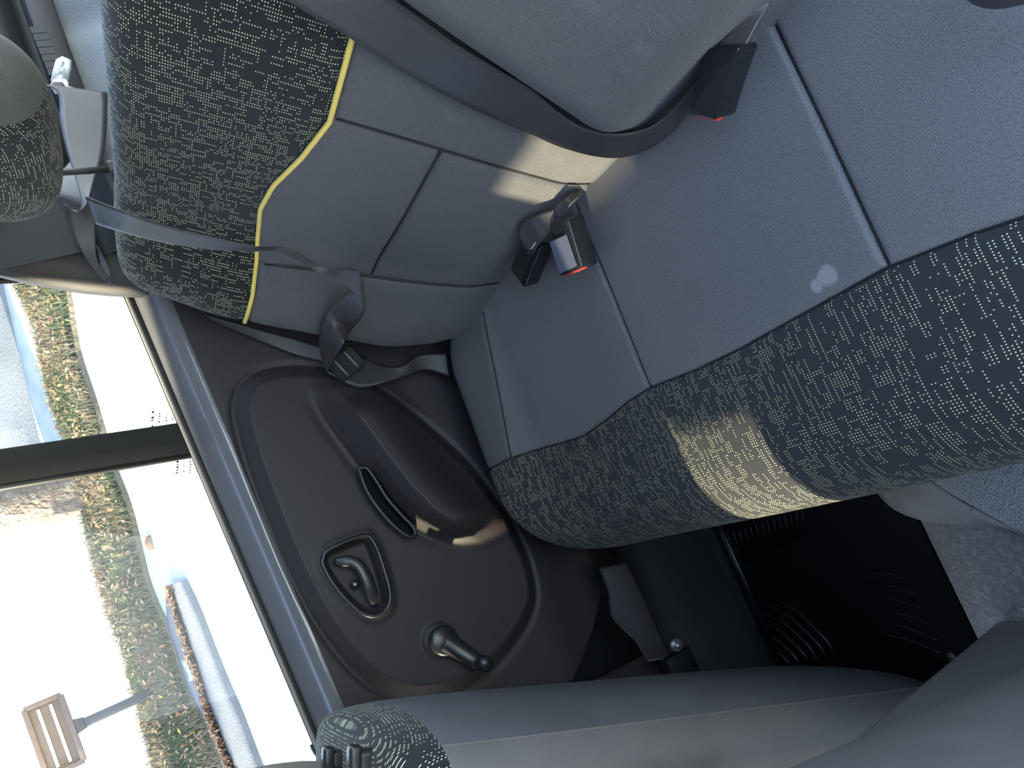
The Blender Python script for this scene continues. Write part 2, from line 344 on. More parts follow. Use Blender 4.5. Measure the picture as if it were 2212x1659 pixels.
box('load_floor', (-.70, -1.5, .05), (.70, -.62, .12), 'carpet_cargo', wb, .01)

# ------------------------------------------------------------------ patches of a two-parameter surface
def patch(name, fn, qa, qb, ta, tb, nu, nv, mt, parent, groove=.006, gw=.007, edges='lrbt', flip=False, puff=.35):
    f = lambda v: v if callable(v) else (lambda _: v)
    qa, qb, ta, tb = map(f, (qa, qb, ta, tb))
    u = np.linspace(0, 1, nu); u = .22*u+.78*(1-np.cos(math.pi*u))/2; v = np.linspace(0, 1, nv); v = .22*v+.78*(1-np.cos(math.pi*v))/2
    Q = np.zeros((nv, nu)); T = np.zeros((nv, nu)); D = np.full((nv, nu), 9.)
    for j in range(nv):
        a, b = qa(v[j]), qb(v[j])
        for i in range(nu):
            q = a+(b-a)*u[i]; t0, t1 = ta(q), tb(q); Q[j, i] = q; T[j, i] = t0+(t1-t0)*v[j]
            if 'l' in edges: D[j, i] = min(D[j, i], u[i]*(b-a))
            if 'r' in edges: D[j, i] = min(D[j, i], (1-u[i])*(b-a))
            if 'b' in edges: D[j, i] = min(D[j, i], v[j]*(t1-t0))
            if 't' in edges: D[j, i] = min(D[j, i], (1-v[j])*(t1-t0))
    P = fn(Q, T)
    n = np.cross(np.gradient(P, axis=1), np.gradient(P, axis=0)); n /= np.linalg.norm(n, axis=2)[..., None]+1e-12
    if flip: n = -n
    P = P-n*(groove*np.exp(-(D/gw)**2)+groove*puff*np.exp(-(D/(gw*3.5))**2))[..., None]
    return grid(name, P, mt, parent, np.stack([Q, T], -1), flip=flip)

# ------------------------------------------------------------------ rear seat cushion
YF = .148
def yfront(x): return YF-.10*np.clip((x-.46)/.225, 0, 1)**2.6
def cushion(Q, T):
    th = np.clip((Q-.60)/.10, 0, 1)*math.pi/2
    x = np.where(Q < .60, Q, .60+.085*np.sin(th)); gs = 1-.33*(1-np.cos(th))-.67*np.clip((Q-.70)/.10, 0, 1)
    yf = yfront(x); t0 = yf-.10+.36
    ph = np.clip((T-t0)/.13, 0, 1)*math.pi/2
    y = np.where(T < t0, T-.36, yf-.10+.10*np.sin(ph))-.03*np.clip((T-t0-.13)/.10, 0, 1)
    gf = 1-.40*(1-np.cos(ph))-.60*np.clip((T-t0-.13)/.10, 0, 1)
    zt = .346+.036*sm((x-.48)/.14)*sm((y+.36)/.14)+.008*sm((y+.25)/.25)-.008*np.exp(-((x-.34)/.13)**2)-.010*np.exp(-((x+.42)/.18)**2)
    zt = zt-.012*np.exp(-((y+.36)/.05)**2)
    return np.stack([x, y, .14+(zt-.14)*gs*gf], -1)
bench = empty('rear_bench_seat', (0, -.3, .02), 'slate grey cloth rear bench seat with dotted bands and yellow piping', 'car seat')
rc = box('cushion', (-.66, -.36, .02), (.60, .04, .20), 'plastic_dark', bench, .02)
ybx = [-.75, -.29, -.25, -.175, .013, .09, .18, .24, .30, .376, .445, .56, .66, .80]
yby = [-.037, -.039, -.045, -.052, -.046, -.047, -.053, -.050, -.042, -.035, -.041, -.053, -.050, -.035]
tbd = lambda q: float(np.interp(q, ybx, yby))+.36
s3 = lambda v: .495+.065*v
patch('seat_panel', cushion, -.68, -.178, 0, tbd, 102, 68, 'cloth_seat_lit', rc, .0045, .0032, edges='rt', puff=.05)
patch('seat_panel', cushion, -.178, .178, 0, tbd, 68, 68, 'cloth_seat_lit', rc, .0045, .0032, edges='lrt', puff=.05)
patch('seat_panel', cushion, .178, s3, 0, tbd, 68, 68, 'cloth_seat_lit', rc, .0045, .0032, edges='lrt', puff=.05)
patch('side_bolster', cushion, s3, .80, 0, tbd, 51, 68, 'cloth_plain', rc, .0045, .0032, edges='lt', puff=.05)  # same cloth as the panels, toned darker for shade on the turned side
patch('front_band', cushion, -.68, .80, tbd, lambda q: .62, 204, 85, 'cloth_dotted_seat', rc, .0045, .0032, edges='b', puff=.05)
def seam(name, fn, qs, ts, par, off=-.0040):
    P = fn(np.array([qs]), np.array([ts]))[0]+np.array([0, 0, off]) ; return tube(name, P, .0011, 'seal', par, 6)
tv = np.linspace(.02, 1, 40)
for q0 in (-.178, .178): seam('seam', cushion, np.full(40, q0), tv*tbd(q0), rc)
seam('seam', cushion, np.array([s3(v) for v in tv]), tv*np.array([tbd(s3(v)) for v in tv]), rc)
qv = np.linspace(-.66, .70, 120); seam('seam', cushion, qv, np.array([tbd(q) for q in qv]), rc)
tube('hem_cord', [tuple(cushion(np.array([[q]]), np.array([[float(yfront(q))-.10+.36+.13+.045]]))[0, 0]) for q in np.linspace(-.72, .58, 40)], .0022, 'seal', rc, 6)

# ------------------------------------------------------------------ rear seat backrest
def bulge(x, s):
    r = .058*sm((x-.40)/.19)*(.45+.55*sm((s+.02)/.16))*(1-.35*sm((s-.36)/.16))
    l = .070*sm((.062-.34*np.clip(s, 0, .5)-x)/.10)*(.08+.92*sm((s+.005)/.10))*(1-.3*sm((s-.36)/.16))
    mid = .012*np.exp(-((s-.12)/.09)**2)*np.exp(-((x-.30)/.12)**2)
    low = -.018*sm((.05-s)/.09)*sm((x-0)/.08)
    return r+l+mid+low
TOP = .495
def backrest(Q, T):
    th = np.clip((Q-.59)/.10, 0, 1)*math.pi/2; x = np.where(Q < .59, Q, .59+.062*np.sin(th)); ds = -.06*(1-np.cos(th))-np.clip(Q-.69, 0, 1)
    ph = np.clip((T-TOP)/.08, 0, 1)*math.pi/2; s = np.where(T < TOP, T, TOP+.052*np.sin(ph)); dt = -.052*(1-np.cos(ph))-np.clip(T-TOP-.08, 0, 1)
    s = s-.012*np.clip((x-.45)/.2, 0, 1)**2*np.clip((T-.3)/.2, 0, 1)
    off = bulge(x, s)+ds+dt
    return B0+x[..., None]*np.array([1, 0, 0])+s[..., None]*SB+off[..., None]*NB
rb = box('backrest', (-.66, -.66, .30), (.56, -.585, .74), 'plastic_dark', bench, .02)
sbx = [-.72, 0, .136, .216, .289, .351, .43, .47, .53, .60, .85]; sby = [.322, .322, .317, .334, .356, .364, .358, .353, .349, .352, .352]
sbd = lambda q: float(np.interp(q, sbx, sby))
qbs = lambda v: .425+.052*v
qbl = lambda v: .425+.052*(v*.25/.41); qbm = lambda v: .425+.052*(.61+v*.39)
padb = lambda v: .040-.10*v
patch('outer_pad', backrest, -.68, padb, -.06, sbd, 60, 50, 'cloth_pad', rb, .004, edges='rt', flip=True)
patch('centre_panel', backrest, padb, .136, -.06, sbd, 48, 75, 'cloth_plain', rb, .006, .005, edges='lrt', flip=True)
patch('back_panel', backrest, .136, qbl, -.06, .19, 64, 54, 'cloth_plain', rb, .006, .005, edges='lrt', flip=True)
patch('back_panel', backrest, .136, qbm, .19, sbd, 64, 45, 'cloth_plain', rb, .006, .005, edges='lrb', flip=True)
patch('side_bolster', backrest, qbs, .80, -.06, sbd, 64, 75, 'cloth_plain', rb, .006, .005, edges='lt', flip=True)
patch('shoulder_panel', backrest, -.68, .80, sbd, .72, 140, 60, 'cloth_dotted', rb, .003, edges='b', flip=True)
sv = np.linspace(-.05, .31, 40)
def bseam(qs, ts, off=.0052): return tube('seam', backrest(np.array([qs]), np.array([ts]))[0]-NB*off, .0012, 'seal', rb, 6)
bseam(np.full(40, .136), sv); bseam(np.array([qbs((t+.06)/.41) for t in sv*1.10]), sv*1.10, .0040); bseam(np.linspace(.138, .452, 40), np.full(40, .19))
pq = np.linspace(-.30, .72, 90)
pp = backrest(np.array([pq]), np.array([[sbd(q) for q in pq]]))[0]+NB*.0012
tube('piping', pp, .0032, 'yellow_cord', rb, 8)

# ------------------------------------------------------------------ superellipsoid bodies (head restraints, front seats)
def sp(c, e): return np.sign(c)*np.abs(c)**e
def superel(c, fr, half, e1, e2, lat, lon, nlat, nlon, taper=0, bend=None):
    """pole axis = fr[2]; lat/lon ranges in degrees"""
    la = np.radians(np.linspace(lat[0], lat[1], nlat))[:, None]; lo = np.radians(np.linspace(lon[0], lon[1], nlon))[None]
    x = half[0]*sp(np.cos(la), e1)*sp(np.cos(lo), e2); y = half[1]*sp(np.cos(la), e1)*sp(np.sin(lo), e2); z = half[2]*sp(np.sin(la), e1)+0*lo
    k = 1-taper*(z/half[2])
    x = x*k
    if bend is not None: y = y+bend(x, z)
    return np.asarray(c)+x[..., None]*fr[0]+y[..., None]*fr[1]+z[..., None]*fr[2]
hr = empty('head_restraint', (.32, -.60, .86), 'rounded dotted cloth head restraint above the rear backrest', 'headrest')
hc = np.array([.315, -.595, .965]); hfr = np.array([[0, math.cos(.3), math.sin(.3)], [0, -math.sin(.3), math.cos(.3)], [1, 0, 0]])
grid('front_cover', superel(hc, hfr, (.058, .092, .148), .62, .75, (-28, 90), (-180, 180), 44, 60), 'cloth_dotted_small', hr)
grid('side_cover', superel(hc, hfr, (.058, .092, .148), .62, .75, (-90, -28), (-180, 180), 24, 60), 'cloth_pad', hr)
for dx in (.130,):
    tube('post', [(hc[0]+dx, -.60, .80), (hc[0]+dx, -.61, .92)], .0045, 'seal', hr)
    o = solid('post_guide', rrect(.030, .024, .008), .010, np.array([hc[0]+dx, -.598, .812]), np.eye(3), 'seal', hr, .003)

def front_seat(name, cx, label, y_top, y_slope, half_w, ztop, zbot, seam, cap, top_mat):
    o = empty(name, (cx, y_top+.2, .1), label, 'car seat')
    hz = (ztop-zbot)/2; cz = (ztop+zbot)/2
    up = np.array([0, -y_slope, 1.]); L_ = np.linalg.norm(up); up /= L_
    fr = np.array([[1, 0, 0], np.cross(up, [1, 0, 0]), up])
    dep = .058
    cen = np.array([cx, y_top+y_slope*(ztop-cz)+dep, cz])
    bend = lambda x, z: .022*(x/half_w)**2
    half = (half_w, dep, hz*L_); K = dict(taper=-.05, bend=bend); E1, E2 = .30, .50
    grid('back_panel', superel(cen, fr, half, E1, E2, (-90, cap), (-180, seam), 60, 36, **K), 'seatback_cloth', o)
    grid('back_border', superel(cen, fr, half, E1, E2, (-90, cap), (seam, 0), 60, 50, **K), 'seatback_vinyl', o)
    grid('front_cover', superel(cen, fr, half, E1, E2, (-90, cap), (0, 180), 60, 36, **K), 'seatback_vinyl', o)
    CP = superel(cen, fr, half, E1, E2, (cap, 90), (-180, 180), 24, 90, **K)
    grid('top_cover', CP, top_mat, o, uv=np.stack([CP[..., 0], CP[..., 1]-CP[..., 2]*.6], -1))
    S = superel(cen, fr, half, E1, E2, (-75, cap), (seam, seam), 40, 1, **K)[:, 0]
    tube('seam_cord', S, .0012, 'seatback_cloth', o, 6)
    box('seat_cushion', (cx-half_w, .46, .14), (cx+half_w, .98, .30), 'seatback_vinyl', o, .05, 4)
    for dx in (-.2, .17): box('seat_rail', (cx+dx, .48, .0), (cx+dx+.03, .95, .13), 'steel', o, .004)
    return o, cen, fr, CP
ps, pc, pfr, pcap = front_seat('front_passenger_seat', .410, 'grey front passenger seat back with dotted top', .150, .40, .250, .806, .05, -136, 38, 'cloth_dotted_small')
ds_, dc, dfr, dhalf = front_seat('front_driver_seat', -.335, 'plain grey driver seat back close to the camera', .172, .20, .262, .88, .12, -100, 80, 'seatback_vinyl')
ar = empty('sun_block_console', (0, .36, .16), 'unseen block added between the two front seats to shape the sun patches', 'console')  # added out of view to block sun on the middle of the cushion
solid('sun_block_slab', [(-.02, 0), (.157, 0), (.157, .108), (-.02, .108)], .05, np.array([0, .395, .500]), np.array([[1, 0, 0], [0, .05, 1], [0, -1, .05]]), 'seatback_vinyl', ar, .015, 4)
box('sun_block_tower', (-.10, .335, .16), (.022, .40, .82), 'seatback_vinyl', ar, .015, 4)
for cx_, w_ in ((-.33, .31), (.33, .31)):  # visors are unseen, added to cut sun above the low backrest patch
    vz = empty('sun_block_visor', (cx_, .80, 1.22), 'unseen sun visor added on the %s side to block high sun' % ('driver' if cx_ < 0 else 'passenger'), 'sun visor')
    solid('visor_pad', rrect(w_*2+.05, .40, .04), .018, np.array([cx_, .81+.02*(cx_ < 0), 1.078]), np.array([[1, 0, 0], [0, .25, .97], [0, -.97, .25]]), 'roof_lining', vz, .006)
    tube('visor_arm', [(cx_, .76, 1.235), (cx_, .775, 1.265)], .006, 'plastic_dark', vz)
# the passenger seat's restraint posts with their guides, and the restraint itself
ptop = pcap[-1, 0]
fh = empty('front_head_restraint', tuple(ptop+np.array([0, 0, .02])), 'dark head restraint on the front passenger seat', 'headrest')
def pix(P):
    d = (np.asarray(P)-CAM) @ RM; return d[..., 0]/d[..., 2]*FPX+1106, d[..., 1]/d[..., 2]*FPX+829.5
postb = []
for gpx in ((728, 1632), (793, 1642)):
    px_, py_ = pix(pcap); dd = np.hypot(px_-gpx[0], py_-gpx[1])+300*(pcap[..., 2] < pcap[..., 2].max()-.03); b0 = pcap.reshape(-1, 3)[dd.argmin()]-pfr[2]*.004
    o = solid('post_guide', rrect(.026, .022, .006), .016, b0, pfr, 'plastic_smooth', ps, .003)
    solid('release_tab', [(-.016, -.016), (.004, -.016), (.004, .010), (-.016, .010)], .013, b0+pfr[2]*.013, pfr, 'plastic_smooth', o, .004)
    postb.append(b0)
gc = ax((655, 1640), .43)+np.array([0, .052, .03])
for b0 in postb: tube('post', [tuple(b0+pfr[1]*.045), tuple(np.array([b0[0]*.6+gc[0]*.4, gc[1], gc[2]]))], .005, 'seal', fh)
grid('cover', superel(gc, np.array([pfr[1], pfr[2], [1, 0, 0]]), (.05, .085, .135), .6, .75, (-90, 90), (-180, 180), 50, 50), 'seatback_cloth', fh)

# ------------------------------------------------------------------ right rear door
door = empty('door_1', (.74, -.1, .2), 'dark moulded rear door trim with armrest, pull handle and window crank', kind='structure')
XD = .714
def zs(y): return .788-.052*y
yz = lambda p, X: tuple(ax(p, X)[1:])
loop = [yz(p, .708) for p in [(520, 845), (512, 880), (522, 935), (548, 1020), (590, 1130), (632, 1230), (690, 1340), (752, 1425), (815, 1480), (880, 1503), (950, 1500), (1010, 1480), (1075, 1430), (1130, 1360), (1155, 1300), (1150, 1240), (1125, 1170), (1070, 1080), (1010, 1000), (935, 930), (860, 875), (790, 830), (735, 805), (670, 795), (600, 797), (550, 812)]]
loop = [tuple(p) for p in spline([(*p, 0) for p in loop+loop[:1]], 90)[:-1, :2]]
cup = [yz(p, .700) for p in [(688, 1215), (696, 1190), (745, 1165), (792, 1152), (808, 1168), (830, 1225), (845, 1285), (840, 1318), (815, 1337), (780, 1330), (735, 1290), (705, 1250)]]
cup = [tuple(p) for p in spline([(*p, 0) for p in cup+cup[:1]], 60)[:-1, :2]]
ledge_y = [-.33, -.29, -.24, -.15, -.08, -.02, .02, .06]; ledge_z = [.610, .607, .598, .574, .553, .527, .495, .45]
dyn = 300; dzn = 240
Yg = np.linspace(-.66, .345, dyn)[None]*np.ones((dzn, 1)); vv = np.linspace(0, 1, dzn)[:, None]
ZB = .215
Zg = ZB+(zs(Yg)-ZB)*vv
def door_x(Y, Z):
    x = XD+0*Y
    top = sm((Z-(zs(Y)-.045))/.045); x = x+.070*np.clip((Z-(zs(Y)-.046))/.046, 0, 1)**1.9
    d = sdf(Y, Z, loop); h = .016*np.clip((d+.002)/.020, 0, 1)-.0035*np.exp(-((d+.007)/.005)**2)
    zl = np.interp(Y, ledge_y, ledge_z)
    below = zl-Z
    wid = sm((Y+.31)/.10)*(1-sm((Y-.0)/.075))
    arm = .054*wid*np.clip((below+.004)/.036, 0, 1)*(1-sm((below-.045)/.12))
    lip = -.0018*np.exp(-((below+.012)/.008)**2)*wid
    dc = sdf(Y, Z, cup); rec = -.014*sm((dc-.007)/.009)+.0035*np.exp(-((dc+.000)/.006)**2)
    crank = .005*sm((.030-np.hypot(Y-.176, Z-.556))/.008)
    low = -.010*sm((.36-Z)/.10)
    return x-(h+arm+lip+rec+crank+low)
Xg = door_x(Yg, Zg)
P = np.stack([Xg, Yg, Zg], -1)
# the lower front corner of the trim is rounded off: pull the outline in
ov = np.clip((Yg-.20)/.145, 0, 1); P[..., 2] = np.maximum(P[..., 2], ZB+.17*ov**2.2*(1-vv)**1.0)
ksp = int(dzn*(1-.050/(.79-ZB)))
trim = grid('trim_panel', P[:ksp+1], 'plastic', door, flip=False)
grid('sill_skylit_strip', P[ksp:], 'plastic_sill_skylit', door, flip=False)  # top strip split off the trim for its painted sky sheen
# armrest pull slot
def on_door(y, z, o=0): return np.array([float(door_x(np.array([[y]]), np.array([[z]]))[0, 0])-o, y, z])
slot = [ax(p, .672) for p in [(775, 1012), (790, 1010), (810, 1035), (835, 1075), (865, 1110), (893, 1140), (897, 1156), (885, 1160), (850, 1135), (815, 1095), (790, 1055)]]
sl_ = spline(slot+slot[:1], 50)[:-1]; cs = sl_.mean(0)
sl_[:, 0] = sl_[:, 0]
tube('pull_slot_rim', sl_, .0035, 'plastic_smooth', door, 8, closed=True)
V = list(sl_)+[p+np.array([.020, 0, -.018]) for p in (cs+(sl_-cs)*.85)]; n_ = len(sl_)
pyd('pull_slot', V, [(i, (i+1) % n_, n_+(i+1) % n_, n_+i) for i in range(n_)]+[tuple(range(n_, 2*n_))], 'plastic_dark', door, True)
# door opener: bezel, lever, screw
hb = solid('handle_cup', rrect(.02, .02, .005), .002, on_door(.03, .63, -.012), frame((-1, 0, 0), (0, 1, 0)), 'plastic_dark', door)
bz = np.array([on_door(y, z, .001) for y, z in cup]); bz[:, 0] = np.median(bz[:, 0])
bz2 = bz.mean(0)+(bz-bz.mean(0))*.93
tube('handle_bezel', bz2, .0042, 'plastic_smooth', door, 8, closed=True)
hx = bz[0, 0]+.003
lv = [ax(p, hx) for p in [(722, 1212), (735, 1214), (755, 1213), (772, 1222), (786, 1245), (798, 1275), (808, 1302), (813, 1310)]]
for i, p in enumerate(lv): p[0] = hx-[.0, .004, .008, .011, .012, .010, .005, .0][i]
tube('handle_lever', lv, [.004, .006, .0065, .0065, .007, .007, .006, .003], 'plastic_smooth', door, 10, ns=28, flat=(.55, 1.5), up=(1, 0, 0))
scw = ax((766, 1263), hx+.008); scw[0] = hx+.006
tube('screw', [scw+np.array([.004, 0, 0]), scw+np.array([-.003, 0, 0])], .008, 'plastic_smooth', door, 16)
tube('screw', [scw+np.array([-.002, 0, 0]), scw+np.array([-.005, 0, 0])], .0035, 'bolt_steel', door, 10)
# window crank
cp = on_door(.180, .552); cx_ = cp[0]
ck = empty('window_crank', (0, 0, 0)); ck.parent = door; ck.location = Vector((cx_, .18, .552))-Vector(door.location)
def cyl(name, a, b, r, mt, par, n=24): return tube(name, [a, a+(b-a)*.12, a+(b-a)*.88, b], [r*.9, r, r, r*.86] if not hasattr(r, '__len__') else r, mt, par, n)
c0 = np.array([cx_+.004, .180, .552])
cyl('crank_rosette', c0, c0+np.array([-.022, 0, 0]), .024, 'plastic_smooth', ck)
kp = ax((1045, 1432), cx_-.045)
arm = [c0+np.array([-.020, 0, 0]), c0+np.array([-.024, (kp[1]-.18)*.35, (kp[2]-.552)*.35]), np.array([cx_-.028, kp[1]-.01, kp[2]+.008]), np.array([cx_-.029, kp[1], kp[2]])]
tube('crank_arm', arm, [.017, .016, .0145, .013], 'plastic_smooth', ck, 14, ns=20, flat=(.55, 1), up=(1, 0, 0))
kq = np.array([cx_-.026, kp[1], kp[2]])
cyl('crank_knob', kq, kq+np.array([-.034, .001, 0]), .0125, 'plastic_smooth', ck)
# window opening: sill seal, frame, divider, two panes
XG = .792
def glassx(z): return XG-.10*(z-.78)
def gp(y, z, o=0): return np.array([glassx(z)+o, y, z])
seal = np.array([(XG-.016, y, zs(y)+.001) for y in np.linspace(-.60, .35, 30)])
tube('sill_seal', seal, .0075, 'seal', door, 8, flat=(1.1, .8))
tube('sill_felt', seal+np.array([-.004, 0, .004]), .0032, 'felt_seal', door, 6)
def on_glass(p):
    r = ray(*p); t = 1.4
    for _ in range(20): t = (glassx((CAM+t*r)[2])-CAM[0])/r[0]
    return CAM+t*r
d0 = on_glass((410, 955)); d1 = on_glass((0, 1021)); d2 = d1+(d1-d0)*.75
dv = solid('divider_bar', [(-.034, -.012), (.024, -.012), (.024, .012), (-.034, .012)], float(np.linalg.norm(d2-d0))+.03, d0-(d2-d0)/np.linalg.norm(d2-d0)*.03, frame(d2-d0, (0, 1, 0)), 'plastic_dark', door, .004)
tube('divider_seal', [d0+np.array([-.010, .026, 0]), d2+np.array([-.010, .026, 0])], .004, 'seal', door, 8)
# upper frame: runs up the rear edge of the opening, then forward under the roof
r0, r1, r2 = on_glass((300, 672)), on_glass((262, 622)), on_glass((200, 606))
r3 = on_glass((60, 611)); r4 = on_glass((0, 615)); r5 = r4+(r4-r3)*1.2
fr_pts = [r0+np.array([0, 0, -.04]), r0, r1, r2, r3, r4, r5, r5+np.array([-.03, .08, .045]), np.array([.70, -.2, 1.19]), np.array([.69, .2, 1.19]), np.array([.70, .36, 1.12])]
FP = spline(fr_pts, 60)
tube('window_frame', FP+np.array([-.004, -.020, .002]), .011, 'pillar_trim', door, 10, flat=(1, 1))
tube('frame_seal', FP+np.array([.0, -.006, .0]), .005, 'seal', door, 8)
tube('frame_channel', FP[:34]+np.array([-.006, -.042, .004]), .014, 'seal', door, 10, flat=(1, .7))
tube('frame_flange', FP[:34]+np.array([-.010, -.066, .006]), .013, 'pillar_trim', door, 10, flat=(1, 1))
def pane(name, ys, parent):
    zz = np.linspace(0, 1, 6); P = []
    for v in zz:
        row = []
        for (yb, yt) in ys:
            z = (zs(yb)-.02)*(1-v)+1.20*v; y = yb*(1-v)+yt*v; row.append(gp(y, z, .006))
        P.append(row)
    o = grid(name, np.array(P), 'pane_glass', parent, thick=.004)
    for p in o.data.polygons: p.use_smooth = False
    return o
kx = (d2[1]-d0[1])/(d2[2]-d0[2])*(1.20-zs(d0[1])+.02)
q_pane = pane('quarter_glass', [(-.62, -.64), (-.45, -.47), (d0[1]-.01, d0[1]-.01+kx)], door)
m_pane = pane('main_glass', [(d0[1]+.02, d0[1]+.02+kx), (0, 0), (.36, .36)], door)
for base, par in (((330, 890), q_pane), ((383, 985), m_pane)):
    V = []; F = []
    rr = random.Random(base[0])
    for rowi in range(4):
        for k_ in range(7):
            if rr.random() < .35: continue
            p = on_glass((base[0]+rowi*14+rr.uniform(-1, 1), base[1]+k_*6+rowi*3)); wd = rr.uniform(.0008, .0018); ht = rr.uniform(.0006, .0012)*(2.2 if rowi == 0 else 1)
            i0 = len(V); o_ = np.array([-.0005, 0, 0])
            V += [p+o_+np.array([0, -wd, -ht]), p+o_+np.array([0, wd, -ht]), p+o_+np.array([0, wd+.0006, ht]), p+o_+np.array([0, -wd+.0006, ht])]; F.append((i0, i0+1, i0+2, i0+3))
    pyd('glass_marking', V, F, 'ink', par)['label'] = 'tiny printed glazing marks'
tube('frame_tab', [on_glass((676, 1622)), on_glass((690, 1612)), on_glass((720, 1590))], .010, 'plastic_dark', door, 10)

# door shut lower edge, centre pillar and sill trim, wheel arch trim behind the seat
wr = empty('wall_right', (.75, 0, 0), 'right body side with pillar trims and sill', kind='structure')
box('door_shell', (.785, -.7, .05), (.80, .42, .76), 'plastic_dark', wr, .004)
P = []
for y in np.linspace(-.45, 1.2, 60):
    row = []
    for (x, z) in [(.60, .035), (.625, .10), (.64, .15), (.655, .172), (.69, .180), (.715, .175), (.74, .15), (.76, .10)]: row.append((x-.015*sm((y-.30)/.2), y, z+.02*sm((y-.3)/.25)))
    P.append(row)
grid('sill_trim', np.array(P), 'plastic_dark', wr)
sp0 = [ax(p, .655) for p in [(1290, 1225), (1345, 1215), (1385, 1300), (1420, 1380), (1440, 1418), (1395, 1428), (1370, 1385), (1330, 1345), (1318, 1330), (1312, 1280)]]
c_ = np.mean(sp0, 0)
sh = [((p[1]-c_[1]), (p[2]-c_[2])) for p in sp0]
solid('scuff_plate', sh, .012, np.array([.652, c_[1], c_[2]]), np.array([[0, 1, 0], [.25, 0, .97], [-.97, 0, .25]]), 'plastic', wr, .005)
tube('centre_pillar_trim', [(.740, .47, .10), (.745, .45, .45), (.745, .42, .75), (.70, .40, 1.05), (.64, .39, 1.25)], [.085, .085, .085, .06, .05], 'plastic', wr, 16, ns=24, flat=(.80, 1.0), up=(1, 0, 0))
bp_ = ax((1462, 1393), .605)
tube('bolt', [bp_+np.array([.006, 0, 0]), bp_+np.array([-.004, 0, .002])], .011, 'bolt_steel', wr, 20)
tube('bolt', [bp_+np.array([-.003, 0, .002]), bp_+np.array([-.010, 0, .004])], .006, 'bolt_steel', wr, 6)
box('anchor_cover', bp_+np.array([.005, .015, -.03]), bp_+np.array([.03, .075, .03]), 'plastic_dark', wr, .006)
# rear quarter trim, arch and load-bay side
tube('rear_pillar_trim', [(.74, -.62, .70), (.735, -.66, .86), (.70, -.72, 1.0), (.62, -.85, 1.24)], [.10, .09, .085, .08], 'pillar_trim', wr, 18, ns=20, flat=(.45, 1.1), up=(1, 0, 0))
def wob(Y, Z): return .012*np.sin(Y*22)*sm((.85-Z)/.1)
Yq = np.linspace(-1.5, -.60, 60)[None]*np.ones((40, 1)); Zq = np.linspace(.1, .80, 40)[:, None]*np.ones((1, 60))
grid('load_bay_carpet', np.stack([.66+.03*sm((Zq-.70)/.08)+.02*sm((-.98-Yq)/.05)-.015*sm((-1.04-Yq)/.04), Yq, Zq], -1), 'carpet_cargo', wr)
Zq2 = np.linspace(.80, 1.10, 20)[:, None]*np.ones((1, 60))
grid('quarter_trim', np.stack([.672+.03*sm((Zq2-.80)/.05)+.10*(Zq2-.80)-.04*sm((Zq2-.835)/.03), Yq[:20], Zq2], -1), 'plastic_dark', wr)
box('parcel_rail', (.63, -1.45, .790), (.70, -.80, .832), 'plastic', wr, .006)
for i in range(7):
    p = ax((82+i*6.2, 66+i*15), .63)
    box('vent_slot', p+np.array([-.002, -.006, -.012]), p+np.array([.004, .006, .010]), 'seal', wr, 0)
Ya = np.linspace(-.62, -.28, 60)[None]*np.ones((40, 1)); Za = .20+(Zq-.1)/.7*.35
grid('arch_trim', np.stack([.715-.055*sm((-.47-Ya)/.15), Ya, Za], -1), 'plastic', wr)

# ------------------------------------------------------------------ seat belts
b1 = empty('seat_belt', tuple(ab((1000, 180), 0)), 'dark centre seat belt lying diagonally down the backrest', 'seat belt')
A = [ab((200, -300), .02), ab((300, -225), .05), ab((420, -140), .055), ab((540, -60), .045), ab((640, 12), .034), ab((755, 80), .024), ab((860, 148), .014), ab((1000, 224), .016), ab((1150, 290), .016), ab((1215, 318), .018), ab((1290, 337), .020)]
A += [az((1345, 339), .362), az((1400, 321), .362), az((1452, 284), .362), az((1490, 232), .360), az((1560, 120), .352), az((1650, 20), .35)]
B = [ab((420, -310), .03), ab((520, -225), .065), ab((640, -140), .068), ab((760, -60), .060), ab((850, 0), .052), ab((912, 42), .046), ab((985, 95), .040), ab((1075, 150), .038), ab((1150, 194), .036), ab((1210, 245), .038), ab((1270, 280), .042)]
B += [ab((1335, 290), .038), ab((1390, 280), .035), az((1440, 250), .392), az((1487, 198), .385), az((1580, 75), .375), az((1655, 0), .37)]
ribbon('webbing', A, B, 'webbing', b1, 110)
b2 = empty('seat_belt', tuple(ab((330, 500), .05)), 'slack outer seat belt draped across the dotted backrest panel', 'seat belt')
A = [ab((185, 425), .02), ab((260, 453), .052), ab((360, 488), .05), ab((470, 514), .045), ab((552, 532), .045), ab((625, 537), .05), ab((700, 578), .055), ab((755, 580), .06), ab((775, 588), .065), ab((783, 612), .072), ab((779, 632), .078), ab((757, 628), .072), ab((735, 645), .066), ab((697, 687), .064), ax((690, 725), .56), ax((693, 765), .62), ax((704, 800), .655)]
B = [ab((208, 484), .02), ab((250, 497), .058), ab((340, 521), .055), ab((450, 538), .05), ab((553, 543), .052), ab((605, 546), .055), ab((690, 590), .062), ab((735, 612), .07), ab((757, 626), .075), ab((770, 640), .082), ab((782, 652), .088), ab((788, 662), .09), ab((782, 685), .088), ab((756, 716), .078), ax((742, 742), .50), ax((725, 772), .58), ax((707, 802), .65)]
ribbon('webbing', A, B, 'webbing', b2, 140)
tg = ax((748, 785), .655); tfr = frame((-.85, .35, .35), (0, -.45, -.9))
T1 = solid('latch_tongue', rrect(.052, .040, .006), .010, tg, tfr, 'plastic_dark', b2, .003)
for k_ in (-1, 1): solid('tongue_bar', rrect(.005, .036, .002), .005, tg+tfr[2]*.008+tfr[0]*.011*k_, tfr, 'plastic_smooth', T1, .0015)
